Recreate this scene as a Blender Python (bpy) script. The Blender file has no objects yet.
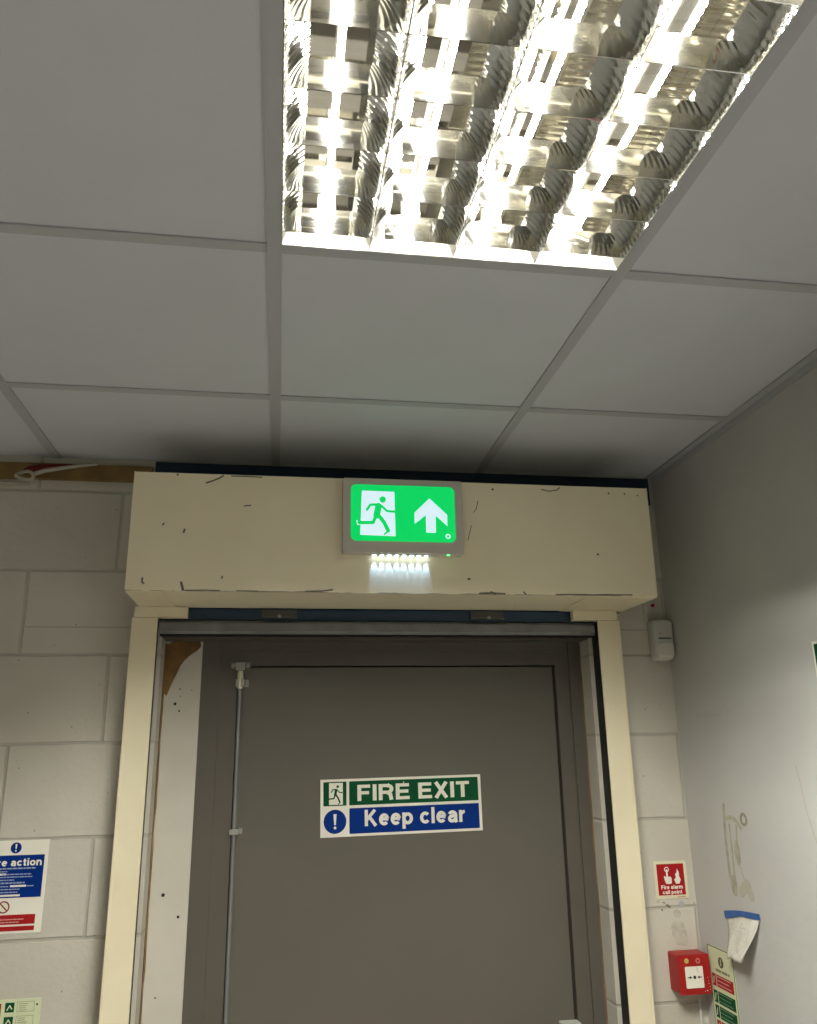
import bpy, bmesh, math, random
from mathutils import Vector, Matrix
random.seed(7)
sc = bpy.context.scene
COL = sc.collection
CEIL = 2.6            # heights below are written relative to the ceiling, then lifted by this at the end
PI = math.pi

# ------------------------------------------------------------------ camera, world, exposure
cam_d = bpy.data.cameras.new('camera'); cam = bpy.data.objects.new('camera', cam_d); COL.objects.link(cam)
R_ = Vector((0.98737273, -0.15740262, -0.01787451)); U_ = Vector((-0.02869529, -0.2886787, 0.95699592)); F_ = Vector((0.15579365, 0.94439876, 0.28955019))
M = Matrix((R_, U_, -F_)).transposed().to_4x4(); M.translation = Vector((0.02938763, -2.27885192, CEIL - 0.79891987))
cam.matrix_world = M
cam_d.sensor_fit = 'HORIZONTAL'; cam_d.sensor_width = 36; cam_d.lens = 823.718 / 817 * 36
cam_d.shift_x = (408.5 - 415.03) / 817; cam_d.shift_y = (503.61 - 512) / 817
cam_d.clip_start = 0.02
sc.camera = cam
w = bpy.data.worlds.new('world'); sc.world = w; w.use_nodes = True
w.node_tree.nodes['Background'].inputs[0].default_value = (0.02, 0.02, 0.022, 1)
w.node_tree.nodes['Background'].inputs[1].default_value = 1
sc.view_settings.view_transform = 'Standard'; sc.view_settings.look = 'None'
sc.view_settings.gamma = 1; sc.view_settings.use_curve_mapping = False
sc.view_settings.exposure = 0.0
TUBE = 2750.0            # radiance of the fluorescent tubes
REAR = 15.0            # watts of each unseen fill light added behind the camera
try:
    sc.cycles.use_denoising = True; sc.cycles.max_bounces = 12; sc.cycles.diffuse_bounces = 6; sc.cycles.glossy_bounces = 8
    sc.cycles.sample_clamp_indirect = 4; sc.cycles.caustics_reflective = True; sc.cycles.blur_glossy = 0.5
except Exception: pass

# ------------------------------------------------------------------ materials
MATS = {}
def nodes_of(name):
    m = bpy.data.materials.new(name); m.use_nodes = True
    nt = m.node_tree; return m, nt, nt.nodes['Principled BSDF']
def mat(name, col, rough=0.6, metal=0.0, spec=0.3, emit=None, es=0.0, var=0.0, vscale=6.0, bump=0.0, bscale=120.0):
    if name in MATS: return MATS[name]
    m, nt, b = nodes_of(name); L = nt.links
    b.inputs['Base Color'].default_value = (*col, 1); b.inputs['Roughness'].default_value = rough
    b.inputs['Metallic'].default_value = metal; b.inputs['Specular IOR Level'].default_value = spec
    tc = nt.nodes.new('ShaderNodeTexCoord')
    if var > 0:
        n = nt.nodes.new('ShaderNodeTexNoise'); n.inputs['Scale'].default_value = vscale; n.inputs['Detail'].default_value = 6
        L.new(tc.outputs['Object'], n.inputs['Vector'])
        r = nt.nodes.new('ShaderNodeValToRGB'); r.color_ramp.elements[0].position = .3; r.color_ramp.elements[1].position = .7
        r.color_ramp.elements[0].color = (*[c * (1 - var) for c in col], 1); r.color_ramp.elements[1].color = (*[min(1, c * (1 + var)) for c in col], 1)
        L.new(n.outputs['Fac'], r.inputs['Fac']); L.new(r.outputs['Color'], b.inputs['Base Color'])
    if bump > 0:
        n2 = nt.nodes.new('ShaderNodeTexNoise'); n2.inputs['Scale'].default_value = bscale; n2.inputs['Detail'].default_value = 4
        L.new(tc.outputs['Object'], n2.inputs['Vector'])
        bp = nt.nodes.new('ShaderNodeBump'); bp.inputs['Strength'].default_value = bump; bp.inputs['Distance'].default_value = .003
        L.new(n2.outputs['Fac'], bp.inputs['Height']); L.new(bp.outputs['Normal'], b.inputs['Normal'])
    if emit:
        b.inputs['Emission Color'].default_value = (*emit, 1); b.inputs['Emission Strength'].default_value = es
    MATS[name] = m; return m

def block_material():
    m, nt, b = nodes_of('painted_blockwork'); N = nt.nodes; L = nt.links
    tc = N.new('ShaderNodeTexCoord'); sep = N.new('ShaderNodeSeparateXYZ'); L.new(tc.outputs['Object'], sep.inputs[0])
    cmb = N.new('ShaderNodeCombineXYZ')
    ax = N.new('ShaderNodeMath'); ax.operation = 'ADD'; ax.inputs[1].default_value = 0.637 + .2229 + 0.4458 * 20
    az = N.new('ShaderNodeMath'); az.operation = 'ADD'; az.inputs[1].default_value = 0.5381 + 0.2229 * 40
    L.new(sep.outputs['X'], ax.inputs[0]); L.new(sep.outputs['Z'], az.inputs[0]); L.new(ax.outputs[0], cmb.inputs['X']); L.new(az.outputs[0], cmb.inputs['Y'])
    wob = N.new('ShaderNodeTexNoise'); wob.inputs['Scale'].default_value = 9
    L.new(tc.outputs['Object'], wob.inputs['Vector'])
    wm = N.new('ShaderNodeVectorMath'); wm.operation = 'SUBTRACT'; wm.inputs[1].default_value = (.5, .5, .5); L.new(wob.outputs['Color'], wm.inputs[0])
    ws = N.new('ShaderNodeVectorMath'); ws.operation = 'SCALE'; ws.inputs['Scale'].default_value = .006; L.new(wm.outputs[0], ws.inputs[0])
    wa = N.new('ShaderNodeVectorMath'); wa.operation = 'ADD'; L.new(cmb.outputs[0], wa.inputs[0]); L.new(ws.outputs[0], wa.inputs[1])
    br = N.new('ShaderNodeTexBrick'); br.offset = .5; br.offset_frequency = 2; br.squash = 1
    br.inputs['Scale'].default_value = 1; br.inputs['Brick Width'].default_value = .4458; br.inputs['Row Height'].default_value = .2229
    br.inputs['Mortar Size'].default_value = .0055; br.inputs['Mortar Smooth'].default_value = .6; br.inputs['Bias'].default_value = 0
    br.inputs['Color1'].default_value = (.55, .525, .455, 1); br.inputs['Color2'].default_value = (.53, .51, .445, 1); br.inputs['Mortar'].default_value = (.44, .42, .36, 1)
    L.new(wa.outputs[0], br.inputs['Vector'])
    n = N.new('ShaderNodeTexNoise'); n.inputs['Scale'].default_value = 3.5; n.inputs['Detail'].default_value = 8; L.new(tc.outputs['Object'], n.inputs['Vector'])
    rp = N.new('ShaderNodeValToRGB'); rp.color_ramp.elements[0].position = .3; rp.color_ramp.elements[0].color = (.84, .82, .79, 1); rp.color_ramp.elements[1].position = .7; rp.color_ramp.elements[1].color = (1.05, 1.05, 1.05, 1)
    L.new(n.outputs['Fac'], rp.inputs['Fac'])
    mx = N.new('ShaderNodeMix'); mx.data_type = 'RGBA'; mx.blend_type = 'MULTIPLY'; mx.inputs['Factor'].default_value = .8
    L.new(br.outputs['Color'], mx.inputs[6]); L.new(rp.outputs['Color'], mx.inputs[7])
    # a second, thinner bed joint just above the doorway head
    dz = N.new('ShaderNodeMath'); dz.operation = 'ADD'; dz.inputs[1].default_value = .4665; L.new(sep.outputs['Z'], dz.inputs[0])
    da = N.new('ShaderNodeMath'); da.operation = 'ABSOLUTE'; L.new(dz.outputs[0], da.inputs[0])
    dl = N.new('ShaderNodeMath'); dl.operation = 'LESS_THAN'; dl.inputs[1].default_value = .0022; L.new(da.outputs[0], dl.inputs[0])
    dx = N.new('ShaderNodeMath'); dx.operation = 'GREATER_THAN'; dx.inputs[1].default_value = -.63; L.new(sep.outputs['X'], dx.inputs[0])
    dm = N.new('ShaderNodeMath'); dm.operation = 'MULTIPLY'; L.new(dl.outputs[0], dm.inputs[0]); L.new(dx.outputs[0], dm.inputs[1])
    dh = N.new('ShaderNodeMath'); dh.operation = 'MULTIPLY'; dh.inputs[1].default_value = .6; L.new(dm.outputs[0], dh.inputs[0])
    mj = N.new('ShaderNodeMix'); mj.data_type = 'RGBA'; mj.inputs[7].default_value = (.33, .31, .26, 1); L.new(dh.outputs[0], mj.inputs['Factor']); L.new(mx.outputs[2], mj.inputs[6]); mx = mj
    # small dark pits
    v = N.new('ShaderNodeTexVoronoi'); v.inputs['Scale'].default_value = 22; L.new(tc.outputs['Object'], v.inputs['Vector'])
    lt = N.new('ShaderNodeMath'); lt.operation = 'LESS_THAN'; lt.inputs[1].default_value = .055; L.new(v.outputs['Distance'], lt.inputs[0])
    mx2 = N.new('ShaderNodeMix'); mx2.data_type = 'RGBA'; mx2.inputs[7].default_value = (.22, .2, .17, 1)
    ms = N.new('ShaderNodeMath'); ms.operation = 'MULTIPLY'; ms.inputs[1].default_value = .6; L.new(lt.outputs[0], ms.inputs[0])
    L.new(ms.outputs[0], mx2.inputs['Factor']); L.new(mx.outputs[2], mx2.inputs[6]); L.new(mx2.outputs[2], b.inputs['Base Color'])
    inv = N.new('ShaderNodeMath'); inv.operation = 'MULTIPLY'; inv.inputs[1].default_value = -1; L.new(br.outputs['Fac'], inv.inputs[0])
    n2 = N.new('ShaderNodeTexNoise'); n2.inputs['Scale'].default_value = 70; n2.inputs['Detail'].default_value = 5; L.new(tc.outputs['Object'], n2.inputs['Vector'])
    s2 = N.new('ShaderNodeMath'); s2.operation = 'MULTIPLY_ADD'; s2.inputs[1].default_value = .45; L.new(n2.outputs['Fac'], s2.inputs[0]); L.new(inv.outputs[0], s2.inputs[2])
    bp = N.new('ShaderNodeBump'); bp.inputs['Strength'].default_value = .55; bp.inputs['Distance'].default_value = .006
    L.new(s2.outputs[0], bp.inputs['Height']); L.new(bp.outputs['Normal'], b.inputs['Normal'])
    b.inputs['Roughness'].default_value = .75; b.inputs['Specular IOR Level'].default_value = .2
    return m
def plaster_material():
    m, nt, b = nodes_of('painted_plaster'); N = nt.nodes; L = nt.links
    tc = N.new('ShaderNodeTexCoord')
    n = N.new('ShaderNodeTexNoise'); n.inputs['Scale'].default_value = 2.6; n.inputs['Detail'].default_value = 7; n.inputs['Roughness'].default_value = .6; L.new(tc.outputs['Object'], n.inputs['Vector'])
    r = N.new('ShaderNodeValToRGB'); r.color_ramp.elements[0].position = .3; r.color_ramp.elements[0].color = (.45, .445, .425, 1); r.color_ramp.elements[1].position = .65; r.color_ramp.elements[1].color = (.495, .49, .465, 1)
    L.new(n.outputs['Fac'], r.inputs['Fac'])
    # scuffs: stretched thin noise
    mp = N.new('ShaderNodeMapping'); mp.inputs['Rotation'].default_value = (.5, 0, 0); mp.inputs['Scale'].default_value = (5, 5, 30); L.new(tc.outputs['Object'], mp.inputs['Vector'])
    n3 = N.new('ShaderNodeTexNoise'); n3.inputs['Scale'].default_value = 1.0; n3.inputs['Detail'].default_value = 3; L.new(mp.outputs[0], n3.inputs['Vector'])
    g = N.new('ShaderNodeValToRGB'); g.color_ramp.elements[0].position = .69; g.color_ramp.elements[0].color = (0, 0, 0, 1); g.color_ramp.elements[1].position = .73; g.color_ramp.elements[1].color = (.5, .5, .5, 1)
    L.new(n3.outputs['Fac'], g.inputs['Fac'])
    mx = N.new('ShaderNodeMix'); mx.data_type = 'RGBA'; mx.inputs[7].default_value = (.40, .38, .33, 1); L.new(g.outputs['Color'], mx.inputs['Factor']); L.new(r.outputs['Color'], mx.inputs[6])
    L.new(mx.outputs[2], b.inputs['Base Color'])
    n2 = N.new('ShaderNodeTexNoise'); n2.inputs['Scale'].default_value = 14; n2.inputs['Detail'].default_value = 4; L.new(tc.outputs['Object'], n2.inputs['Vector'])
    bp = N.new('ShaderNodeBump'); bp.inputs['Strength'].default_value = .25; bp.inputs['Distance'].default_value = .008; L.new(n2.outputs['Fac'], bp.inputs['Height']); L.new(bp.outputs['Normal'], b.inputs['Normal'])
    b.inputs['Roughness'].default_value = .55; b.inputs['Specular IOR Level'].default_value = .3
    return m
def cream_material(name, chips):
    """painted steel, with chips worn through the paint along its lower edge and a few specks"""
    m, nt, b = nodes_of(name); N = nt.nodes; L = nt.links
    tc = N.new('ShaderNodeTexCoord')
    n = N.new('ShaderNodeTexNoise'); n.inputs['Scale'].default_value = 4; n.inputs['Detail'].default_value = 6; L.new(tc.outputs['Object'], n.inputs['Vector'])
    r = N.new('ShaderNodeValToRGB'); r.color_ramp.elements[0].position = .3; r.color_ramp.elements[0].color = (.70, .625, .44, 1) if not chips else (.77, .69, .49, 1); r.color_ramp.elements[1].position = .7; r.color_ramp.elements[1].color = (.76, .69, .50, 1) if not chips else (.83, .755, .55, 1)
    L.new(n.outputs['Fac'], r.inputs['Fac'])
    v = N.new('ShaderNodeTexVoronoi'); v.inputs['Scale'].default_value = 11; L.new(tc.outputs['Object'], v.inputs['Vector'])
    lt = N.new('ShaderNodeMath'); lt.operation = 'LESS_THAN'; lt.inputs[1].default_value = .035; L.new(v.outputs['Distance'], lt.inputs[0])
    fac = lt.outputs[0]
    if chips:
        sep = N.new('ShaderNodeSeparateXYZ'); L.new(tc.outputs['Object'], sep.inputs[0])
        near = N.new('ShaderNodeMapRange'); near.inputs['From Min'].default_value = -.4215; near.inputs['From Max'].default_value = -.4135; near.inputs['To Min'].default_value = 1; near.inputs['To Max'].default_value = 0
        L.new(sep.outputs['Z'], near.inputs['Value'])
        mp = N.new('ShaderNodeMapping'); mp.inputs['Scale'].default_value = (10, 1, 60); L.new(tc.outputs['Object'], mp.inputs['Vector'])
        n3 = N.new('ShaderNodeTexNoise'); n3.inputs['Scale'].default_value = 1.6; n3.inputs['Detail'].default_value = 5; L.new(mp.outputs[0], n3.inputs['Vector'])
        mul = N.new('ShaderNodeMath'); mul.operation = 'MULTIPLY'; L.new(near.outputs[0], mul.inputs[0]); L.new(n3.outputs['Fac'], mul.inputs[1])
        gt = N.new('ShaderNodeMath'); gt.operation = 'GREATER_THAN'; gt.inputs[1].default_value = .37; L.new(mul.outputs[0], gt.inputs[0])
        fr = N.new('ShaderNodeMath'); fr.operation = 'LESS_THAN'; fr.inputs[1].default_value = -.2795; L.new(sep.outputs['Y'], fr.inputs[0])
        g2 = N.new('ShaderNodeMath'); g2.operation = 'MULTIPLY'; L.new(gt.outputs[0], g2.inputs[0]); L.new(fr.outputs[0], g2.inputs[1]); gt = g2
        mxm = N.new('ShaderNodeMath'); mxm.operation = 'MAXIMUM'; L.new(gt.outputs[0], mxm.inputs[0]); L.new(lt.outputs[0], mxm.inputs[1]); fac = mxm.outputs[0]
    mx = N.new('ShaderNodeMix'); mx.data_type = 'RGBA'; mx.inputs[7].default_value = (.12, .10, .08, 1)
    sm = N.new('ShaderNodeMath'); sm.operation = 'MULTIPLY'; sm.inputs[1].default_value = .8; L.new(fac, sm.inputs[0])
    L.new(sm.outputs[0], mx.inputs['Factor']); L.new(r.outputs['Color'], mx.inputs[6]); L.new(mx.outputs[2], b.inputs['Base Color'])
    b.inputs['Roughness'].default_value = .42; b.inputs['Specular IOR Level'].default_value = .35
    return m
def mirror_material(name, ribs, axis='Y', period=.0125, rough=.07, col=(.86, .86, .84), strength=.5):
    m, nt, b = nodes_of(name); N = nt.nodes; L = nt.links
    b.inputs['Base Color'].default_value = (*col, 1); b.inputs['Metallic'].default_value = 1; b.inputs['Roughness'].default_value = rough
    if ribs:
        tc = N.new('ShaderNodeTexCoord')
        wv = N.new('ShaderNodeTexWave'); wv.bands_direction = axis; wv.inputs['Scale'].default_value = 0.314 / period / 1.0; wv.inputs['Distortion'].default_value = .4; wv.inputs['Detail'].default_value = 0
        L.new(tc.outputs['Object'], wv.inputs['Vector'])
        bp = N.new('ShaderNodeBump'); bp.inputs['Strength'].default_value = strength; bp.inputs['Distance'].default_value = .002
        L.new(wv.outputs['Fac'], bp.inputs['Height']); L.new(bp.outputs['Normal'], b.inputs['Normal'])
    return m

m_block = block_material(); m_plaster = plaster_material()
m_cream = cream_material('cream_painted_steel', True); m_cream_rail = cream_material('cream_painted_guide', False)
m_mirror = mirror_material('bright_aluminium', False, rough=.06, col=(.78, .78, .75)); m_ribbed = mirror_material('ribbed_aluminium', True, strength=.16, rough=.05, col=(.74, .74, .72))
m_tray = mat('reflector_tray', (.80, .78, .72), .06, 1.0)
m_tile = mat('ceiling_tile', (.57, .59, .625), .9, var=.02, vscale=5, bump=.12, bscale=260)
m_tee = mat('ceiling_tee', (.42, .43, .45), .5)
m_floor = mat('floor_concrete', (.30, .285, .26), .6, var=.1, bump=.2)
m_door = mat('grey_door_paint', (.112, .101, .083), .45, var=.05, vscale=3)
m_frame = mat('grey_frame_paint', (.098, .086, .071), .45, var=.05, vscale=3)
m_bar = mat('dull_grey_steel', (.20, .205, .20), .5, .5, var=.15, vscale=20)
m_curtain = mat('dark_blue_slats_and_gap', (.018, .036, .06), .45, .3)
m_black = mat('black_rubber_and_shade', (.012, .012, .012), .6)
m_rod = mat('galvanised_rod', (.25, .25, .25), .45, .6)
m_zinc = mat('dull_zinc', (.34, .33, .30), .5, .6)
m_brass = mat('pale_brass', (.72, .68, .5), .4, .4)
m_white = mat('white_plastic', (.55, .54, .50), .45)
m_signwhite = mat('sign_white', (.78, .76, .66), .4)
m_signgreen = mat('sign_green', (.002, .060, .020), .5, spec=.1)
m_signblue = mat('sign_blue', (.0, .022, .17), .5, spec=.1)
m_signred = mat('sign_red', (.34, .012, .014), .5, spec=.12)
m_lum = mat('pale_yellow_green_sheet', (.60, .64, .42), .5)
m_red = mat('red_plastic', (.31, .011, .010), .4)
m_ink = mat('black_ink', (.03, .03, .03), .5)
m_board = mat('infill_board', (.56, .53, .455), .7, var=.05, vscale=9)
m_render = mat('reveal_render', (.47, .46, .41), .75, var=.14, vscale=14, bump=.5, bscale=40)
m_foam = mat('brown_foam', (.17, .095, .032), .8, var=.3, vscale=25, bump=.9, bscale=50)
m_wood = mat('yellow_brown_timber', (.19, .125, .042), .7, var=.25, vscale=14)
m_cable = mat('off_white_sheath', (.36, .34, .28), .55)  # even off-white, set darker than the white plastic
m_darkred = mat('dark_red_sheath', (.14, .008, .008), .5)
m_residue = mat('glue_residue', (.37, .355, .27), .6, var=.2, vscale=40)
m_paper = mat('worn_paper', (.66, .64, .57), .7, var=.12, vscale=30)
m_tape = mat('blue_tape', (.035, .11, .33), .5)
m_pink = mat('pale_pencil_red', (.5, .15, .15), .5)
m_tube = mat('lamp_glow', (1, 1, 1), .5, emit=(1.0, .975, .88), es=TUBE)
m_eg = mat('lit_green', (.0, .25, .06), .4, emit=(.0, .62, .11), es=.95)
m_ew = mat('lit_white', (.7, .75, .8), .4, emit=(.60, .80, .90), es=.85)
m_led = mat('led_glow', (1, 1, 1), .4, emit=(.75, .95, 1.0), es=14)
m_gled = mat('green_led_glow', (.1, .6, .2), .4, emit=(.1, 1, .25), es=2.5)

# ------------------------------------------------------------------ mesh helpers
def box(bm, x0, x1, y0, y1, z0, z1):
    v = [bm.verts.new(p) for p in ((x0, y0, z0), (x1, y0, z0), (x1, y1, z0), (x0, y1, z0), (x0, y0, z1), (x1, y0, z1), (x1, y1, z1), (x0, y1, z1))]
    for f in ((3, 2, 1, 0), (4, 5, 6, 7), (0, 1, 5, 4), (1, 2, 6, 5), (2, 3, 7, 6), (3, 0, 4, 7)): bm.faces.new([v[i] for i in f])
def prism(bm, pts, f0, f1, flip=False):
    """pts 2-D outline; f0/f1 map a 2-D point to the two 3-D ends"""
    a = [bm.verts.new(f0(p)) for p in pts]; b = [bm.verts.new(f1(p)) for p in pts]
    n = len(pts); bm.faces.new(a[::-1]); bm.faces.new(b)
    for i in range(n): bm.faces.new((a[i], a[(i + 1) % n], b[(i + 1) % n], b[i]))
def flat(bm, pts, w0, w1):       # outline in local x,y extruded along local z
    s = sum(pts[i][0] * pts[(i + 1) % len(pts)][1] - pts[(i + 1) % len(pts)][0] * pts[i][1] for i in range(len(pts)))
    if s < 0: pts = pts[::-1]
    w1 += (len(bm.faces) // 3 % 37) * 7e-6      # overlapping strokes never share a plane
    prism(bm, pts, lambda p: (p[0], p[1], w0), lambda p: (p[0], p[1], w1))
def rect(x0, x1, y0, y1): return [(x0, y0), (x1, y0), (x1, y1), (x0, y1)]
def rrect(x0, x1, y0, y1, r, n=6):
    o = []
    for cx, cy, a0 in ((x1 - r, y1 - r, 0), (x0 + r, y1 - r, 90), (x0 + r, y0 + r, 180), (x1 - r, y0 + r, 270)):
        for k in range(n + 1):
            a = math.radians(a0 + 90 * k / n); o.append((cx + r * math.cos(a), cy + r * math.sin(a)))
    return o
def disc(cx, cy, r, n=28): return [(cx + r * math.cos(2 * PI * k / n), cy + r * math.sin(2 * PI * k / n)) for k in range(n)]
def ring(bm, cx, cy, r0, r1, w0, w1, n=32):
    for k in range(n):
        a, b = 2 * PI * k / n, 2 * PI * (k + 1) / n
        flat(bm, [(cx + r0 * math.cos(a), cy + r0 * math.sin(a)), (cx + r1 * math.cos(a), cy + r1 * math.sin(a)), (cx + r1 * math.cos(b), cy + r1 * math.sin(b)), (cx + r0 * math.cos(b), cy + r0 * math.sin(b))], w0, w1)
def stroke(bm, pts, wd, w0, w1, caps=True):
    for (ax, ay), (bx, by) in zip(pts, pts[1:]):
        dx, dy = bx - ax, by - ay; l = math.hypot(dx, dy) or 1; nx, ny = -dy / l * wd / 2, dx / l * wd / 2
        flat(bm, [(ax + nx, ay + ny), (bx + nx, by + ny), (bx - nx, by - ny), (ax - nx, ay - ny)], w0, w1)
    if caps:
        for p in pts: flat(bm, disc(p[0], p[1], wd / 2, 14), w0, w1)
def tube(bm, pts, r, n=12):
    pts = [Vector(p) for p in pts]; rings = []
    for i, p in enumerate(pts):
        d = (pts[min(i + 1, len(pts) - 1)] - pts[max(i - 1, 0)]).normalized()
        a = d.orthogonal().normalized() if i == 0 else (rings_a - d * rings_a.dot(d)).normalized()
        rings_a = a; b = d.cross(a); rr = r[i] if isinstance(r, (list, tuple)) else r
        rings.append([bm.verts.new(p + (a * math.cos(2 * PI * k / n) + b * math.sin(2 * PI * k / n)) * rr) for k in range(n)])
    for u, v in zip(rings, rings[1:]):
        for k in range(n): bm.faces.new((u[k], u[(k + 1) % n], v[(k + 1) % n], v[k]))
    bm.faces.new(rings[0][::-1]); bm.faces.new(rings[-1])
def obj(name, bm, m, parent=None, bevel=0, smooth=False, seg=2):
    if bevel: bmesh.ops.bevel(bm, geom=[e for e in bm.edges if len(e.link_faces) == 2 and e.calc_face_angle(0) > .6], offset=bevel, segments=seg, profile=.6, affect='EDGES')
    bmesh.ops.recalc_face_normals(bm, faces=bm.faces)
    me = bpy.data.meshes.new(name); bm.to_mesh(me); bm.free(); me.materials.append(m)
    if smooth:
        for p in me.polygons: p.use_smooth = True
        try: me.set_sharp_from_angle(angle=math.radians(40))
        except Exception: pass
    o = bpy.data.objects.new(name, me); COL.objects.link(o)
    if parent: o.parent = parent
    return o
def B(*boxes):
    bm = bmesh.new()
    for b in boxes: box(bm, *b)
    return bm
def struct(name, bm, m, **k):
    o = obj(name, bm, m, **k); o['kind'] = 'structure'; return o
def tag(o, label, cat, group=None):
    o['label'] = label; o['category'] = cat
    if group: o['group'] = group
    return o
def thing(name, label, cat, loc=(0, 0, 0), rot=(0, 0, 0), group=None):
    o = bpy.data.objects.new(name, None); COL.objects.link(o); o.empty_display_size = .05
    o.location = loc; o.rotation_euler = rot; return tag(o, label, cat, group)
FRONT = (PI / 2, 0, 0)          # on the door wall: local x right, y up, z towards the room
SIDE = (PI / 2, 0, -PI / 2)     # on the right wall
def arc(cx, cy, rx, ry, a0, a1, n=14):
    return [(cx + rx * math.cos(math.radians(a0 + (a1 - a0) * k / n)), cy + ry * math.sin(math.radians(a0 + (a1 - a0) * k / n))) for k in range(n + 1)]
# plain bold grotesque letters: width, then the centre lines of their strokes (capital height 1, stroke T)
T = .20; h = T / 2; XH = .74
def bowl(cx, cy, rx, ry): return arc(cx, cy, rx, ry, 90, 450, 26)
GLYPH = {
 'F': (.68, [[(h, 0), (h, 1)], [(h, 1 - h), (.66, 1 - h)], [(h, .50), (.60, .50)]]),
 'I': (.24, [[(h + .02, 0), (h + .02, 1)]]),
 'R': (.80, [[(h, 0), (h, 1)], [(h, 1 - h), (.48, 1 - h)] + arc(.48, .69, .19, .21, 90, -90, 10) + [(h, .48)], [(.42, .48), (.60, .36), (.66, 0)]]),
 'E': (.74, [[(h, 0), (h, 1)], [(h, 1 - h), (.70, 1 - h)], [(h, .51), (.66, .51)], [(h, h), (.72, h)]]),
 'X': (.76, [[(.10, 0), (.66, 1)], [(.66, 0), (.10, 1)]]),
 'T': (.70, [[(0, 1 - h), (.70, 1 - h)], [(.35, 0), (.35, 1)]]),
 'K': (.80, [[(h, 0), (h, 1)], [(h, .36), (.64, .98)], [(.30, .55), (.69, .0)]]),
 'e': (.64, [[(.12, .40), (.54, .40)] + arc(.32, XH / 2, .22, XH / 2 - h, 4, 318, 20)]),
 'p': (.68, [[(h, -.26), (h, XH)], bowl(.34, XH / 2, .23, XH / 2 - h)]),
 'c': (.62, [arc(.33, XH / 2, .23, XH / 2 - h, 40, 320, 20)]),
 'l': (.24, [[(h + .02, 0), (h + .02, 1)]]),
 'i': (.24, [[(h + .02, 0), (h + .02, XH)], [(h + .02, .84), (h + .02, 1)]]),
 'a': (.64, [arc(.31, XH - .27, .20, .17, 165, 0, 10) + [(.51, .12), (.56, 0)], [(.51, .42), (.30, .40)] + arc(.26, .235, .15, .145, 90, 270, 10) + [(.36, .10), (.49, .22)]]),
 'r': (.42, [[(h, 0), (h, XH)], arc(.36, .36, .26, .28, 170, 88, 8)]),
 't': (.40, [[(.20, .94), (.20, .16), (.26, .09), (.38, .09)], [(.02, XH - .08), (.38, XH - .08)]]),
 'o': (.68, [bowl(.34, XH / 2, .24, XH / 2 - h)]),
 'n': (.66, [[(h, 0), (h, XH)], arc(.34, .42, .21, .23, 165, 0, 10) + [(.55, 0)]]),
 'm': (.98, [[(h, 0), (h, XH)], arc(.30, .42, .18, .23, 165, 0, 10) + [(.48, 0)], arc(.68, .42, .19, .23, 165, 0, 10) + [(.87, 0)]]),
 ' ': (.26, [])}
def lettering(name, text, m, parent, x0, x1, ybase, cap, w0, w1):
    """one part per letter, fitted between x0 and x1, capital height cap, standing on ybase"""
    total = sum(GLYPH[c][0] for c in text) + .09 * (len(text) - 1); sx = (x1 - x0) / total; x = 0
    for c in text:
        wd, paths = GLYPH[c]
        if paths:
            bm = bmesh.new()
            for p in paths:
                q = [(x0 + (x + a) * sx, ybase + b * cap) for a, b in p]; n = len(q)
                # ribbon with mitred joints and square ends
                Lf, Rt = [], []
                for k in range(n):
                    a = q[max(k - 1, 0)]; b = q[k]; d = q[min(k + 1, n - 1)]
                    t1 = Vector((b[0] - a[0], b[1] - a[1])); t2 = Vector((d[0] - b[0], d[1] - b[1]))
                    if k == 0: t1 = t2
                    if k == n - 1: t2 = t1
                    t1.normalize(); t2.normalize(); tt = (t1 + t2).normalized(); nn = Vector((-tt.y, tt.x)); mm = min(1.5, 1 / max(.3, nn.dot(Vector((-t1.y, t1.x)))))
                    hx = T / 2 * sx * mm; hy = T / 2 * cap * mm
                    Lf.append((b[0] + nn.x * hx, b[1] + nn.y * hy)); Rt.append((b[0] - nn.x * hx, b[1] - nn.y * hy))
                for k in range(n - 1):
                    quad = [Rt[k], Rt[k + 1], Lf[k + 1], Lf[k]]
                    flat(bm, quad, w0, w1)
            obj(name, bm, m, parent)
        x += wd + .09

# ------------------------------------------------------------------ the setting
XL, XR, YB, ZF = -2.6, 1.15, -4.6, -2.6
OX0, OX1, OZ = -.288, .908, -.490         # the doorway
struct('floor', B((XL - .1, XR + .1, YB - .1, .3, ZF - .1, ZF)), m_floor)
struct('wall_back', B((XL, OX0, 0, .3, ZF, .12), (OX1, XR + .1, 0, .3, ZF, .12), (OX0, OX1, 0, .3, OZ, .12)), m_block)
struct('wall_right', B((XR, XR + .1, YB, 0, ZF, .12)), m_plaster)
struct('wall_left', B((XL - .1, XL, YB, .3, ZF, .12)), m_plaster)
struct('wall_front', B((XL - .1, XR + .1, YB - .1, YB, ZF, .12)), m_plaster)
# suspended ceiling: tiles with the luminaire bay left open, on a grid of tees
GY = -.4815
LX0, LX1, LY0, LY1 = 0.0, .6, GY - 1.2, GY - .6
bays = [(0, -2)]
bm = bmesh.new(); bt = bmesh.new()
xs = [XL] + [.6 * i for i in range(-4, 2)] + [XR]
ys = [0.0] + [GY - .6 * j for j in range(0, 7)] + [YB]
open_bays = [(0.0, GY - .6)]
for i in range(len(xs) - 1):
    for j in range(len(ys) - 1):
        if any(abs(xs[i] - a) < .01 and abs(ys[j] - b) < .01 for a, b in open_bays): continue
        box(bm, xs[i] + .001, xs[i + 1] - .001, ys[j + 1] + .001, ys[j] - .001, .004, .02)
struct('ceiling', bm, m_tile)
for x in xs[1:-1]: box(bt, x - .012, x + .012, YB + .02, -.001, 0, .0035)
for y in ys[1:-1]:
    for i in range(len(xs) - 1): box(bt, xs[i] + .0125, xs[i + 1] - .0125, y - .012, y + .012, 0, .0035)
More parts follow.
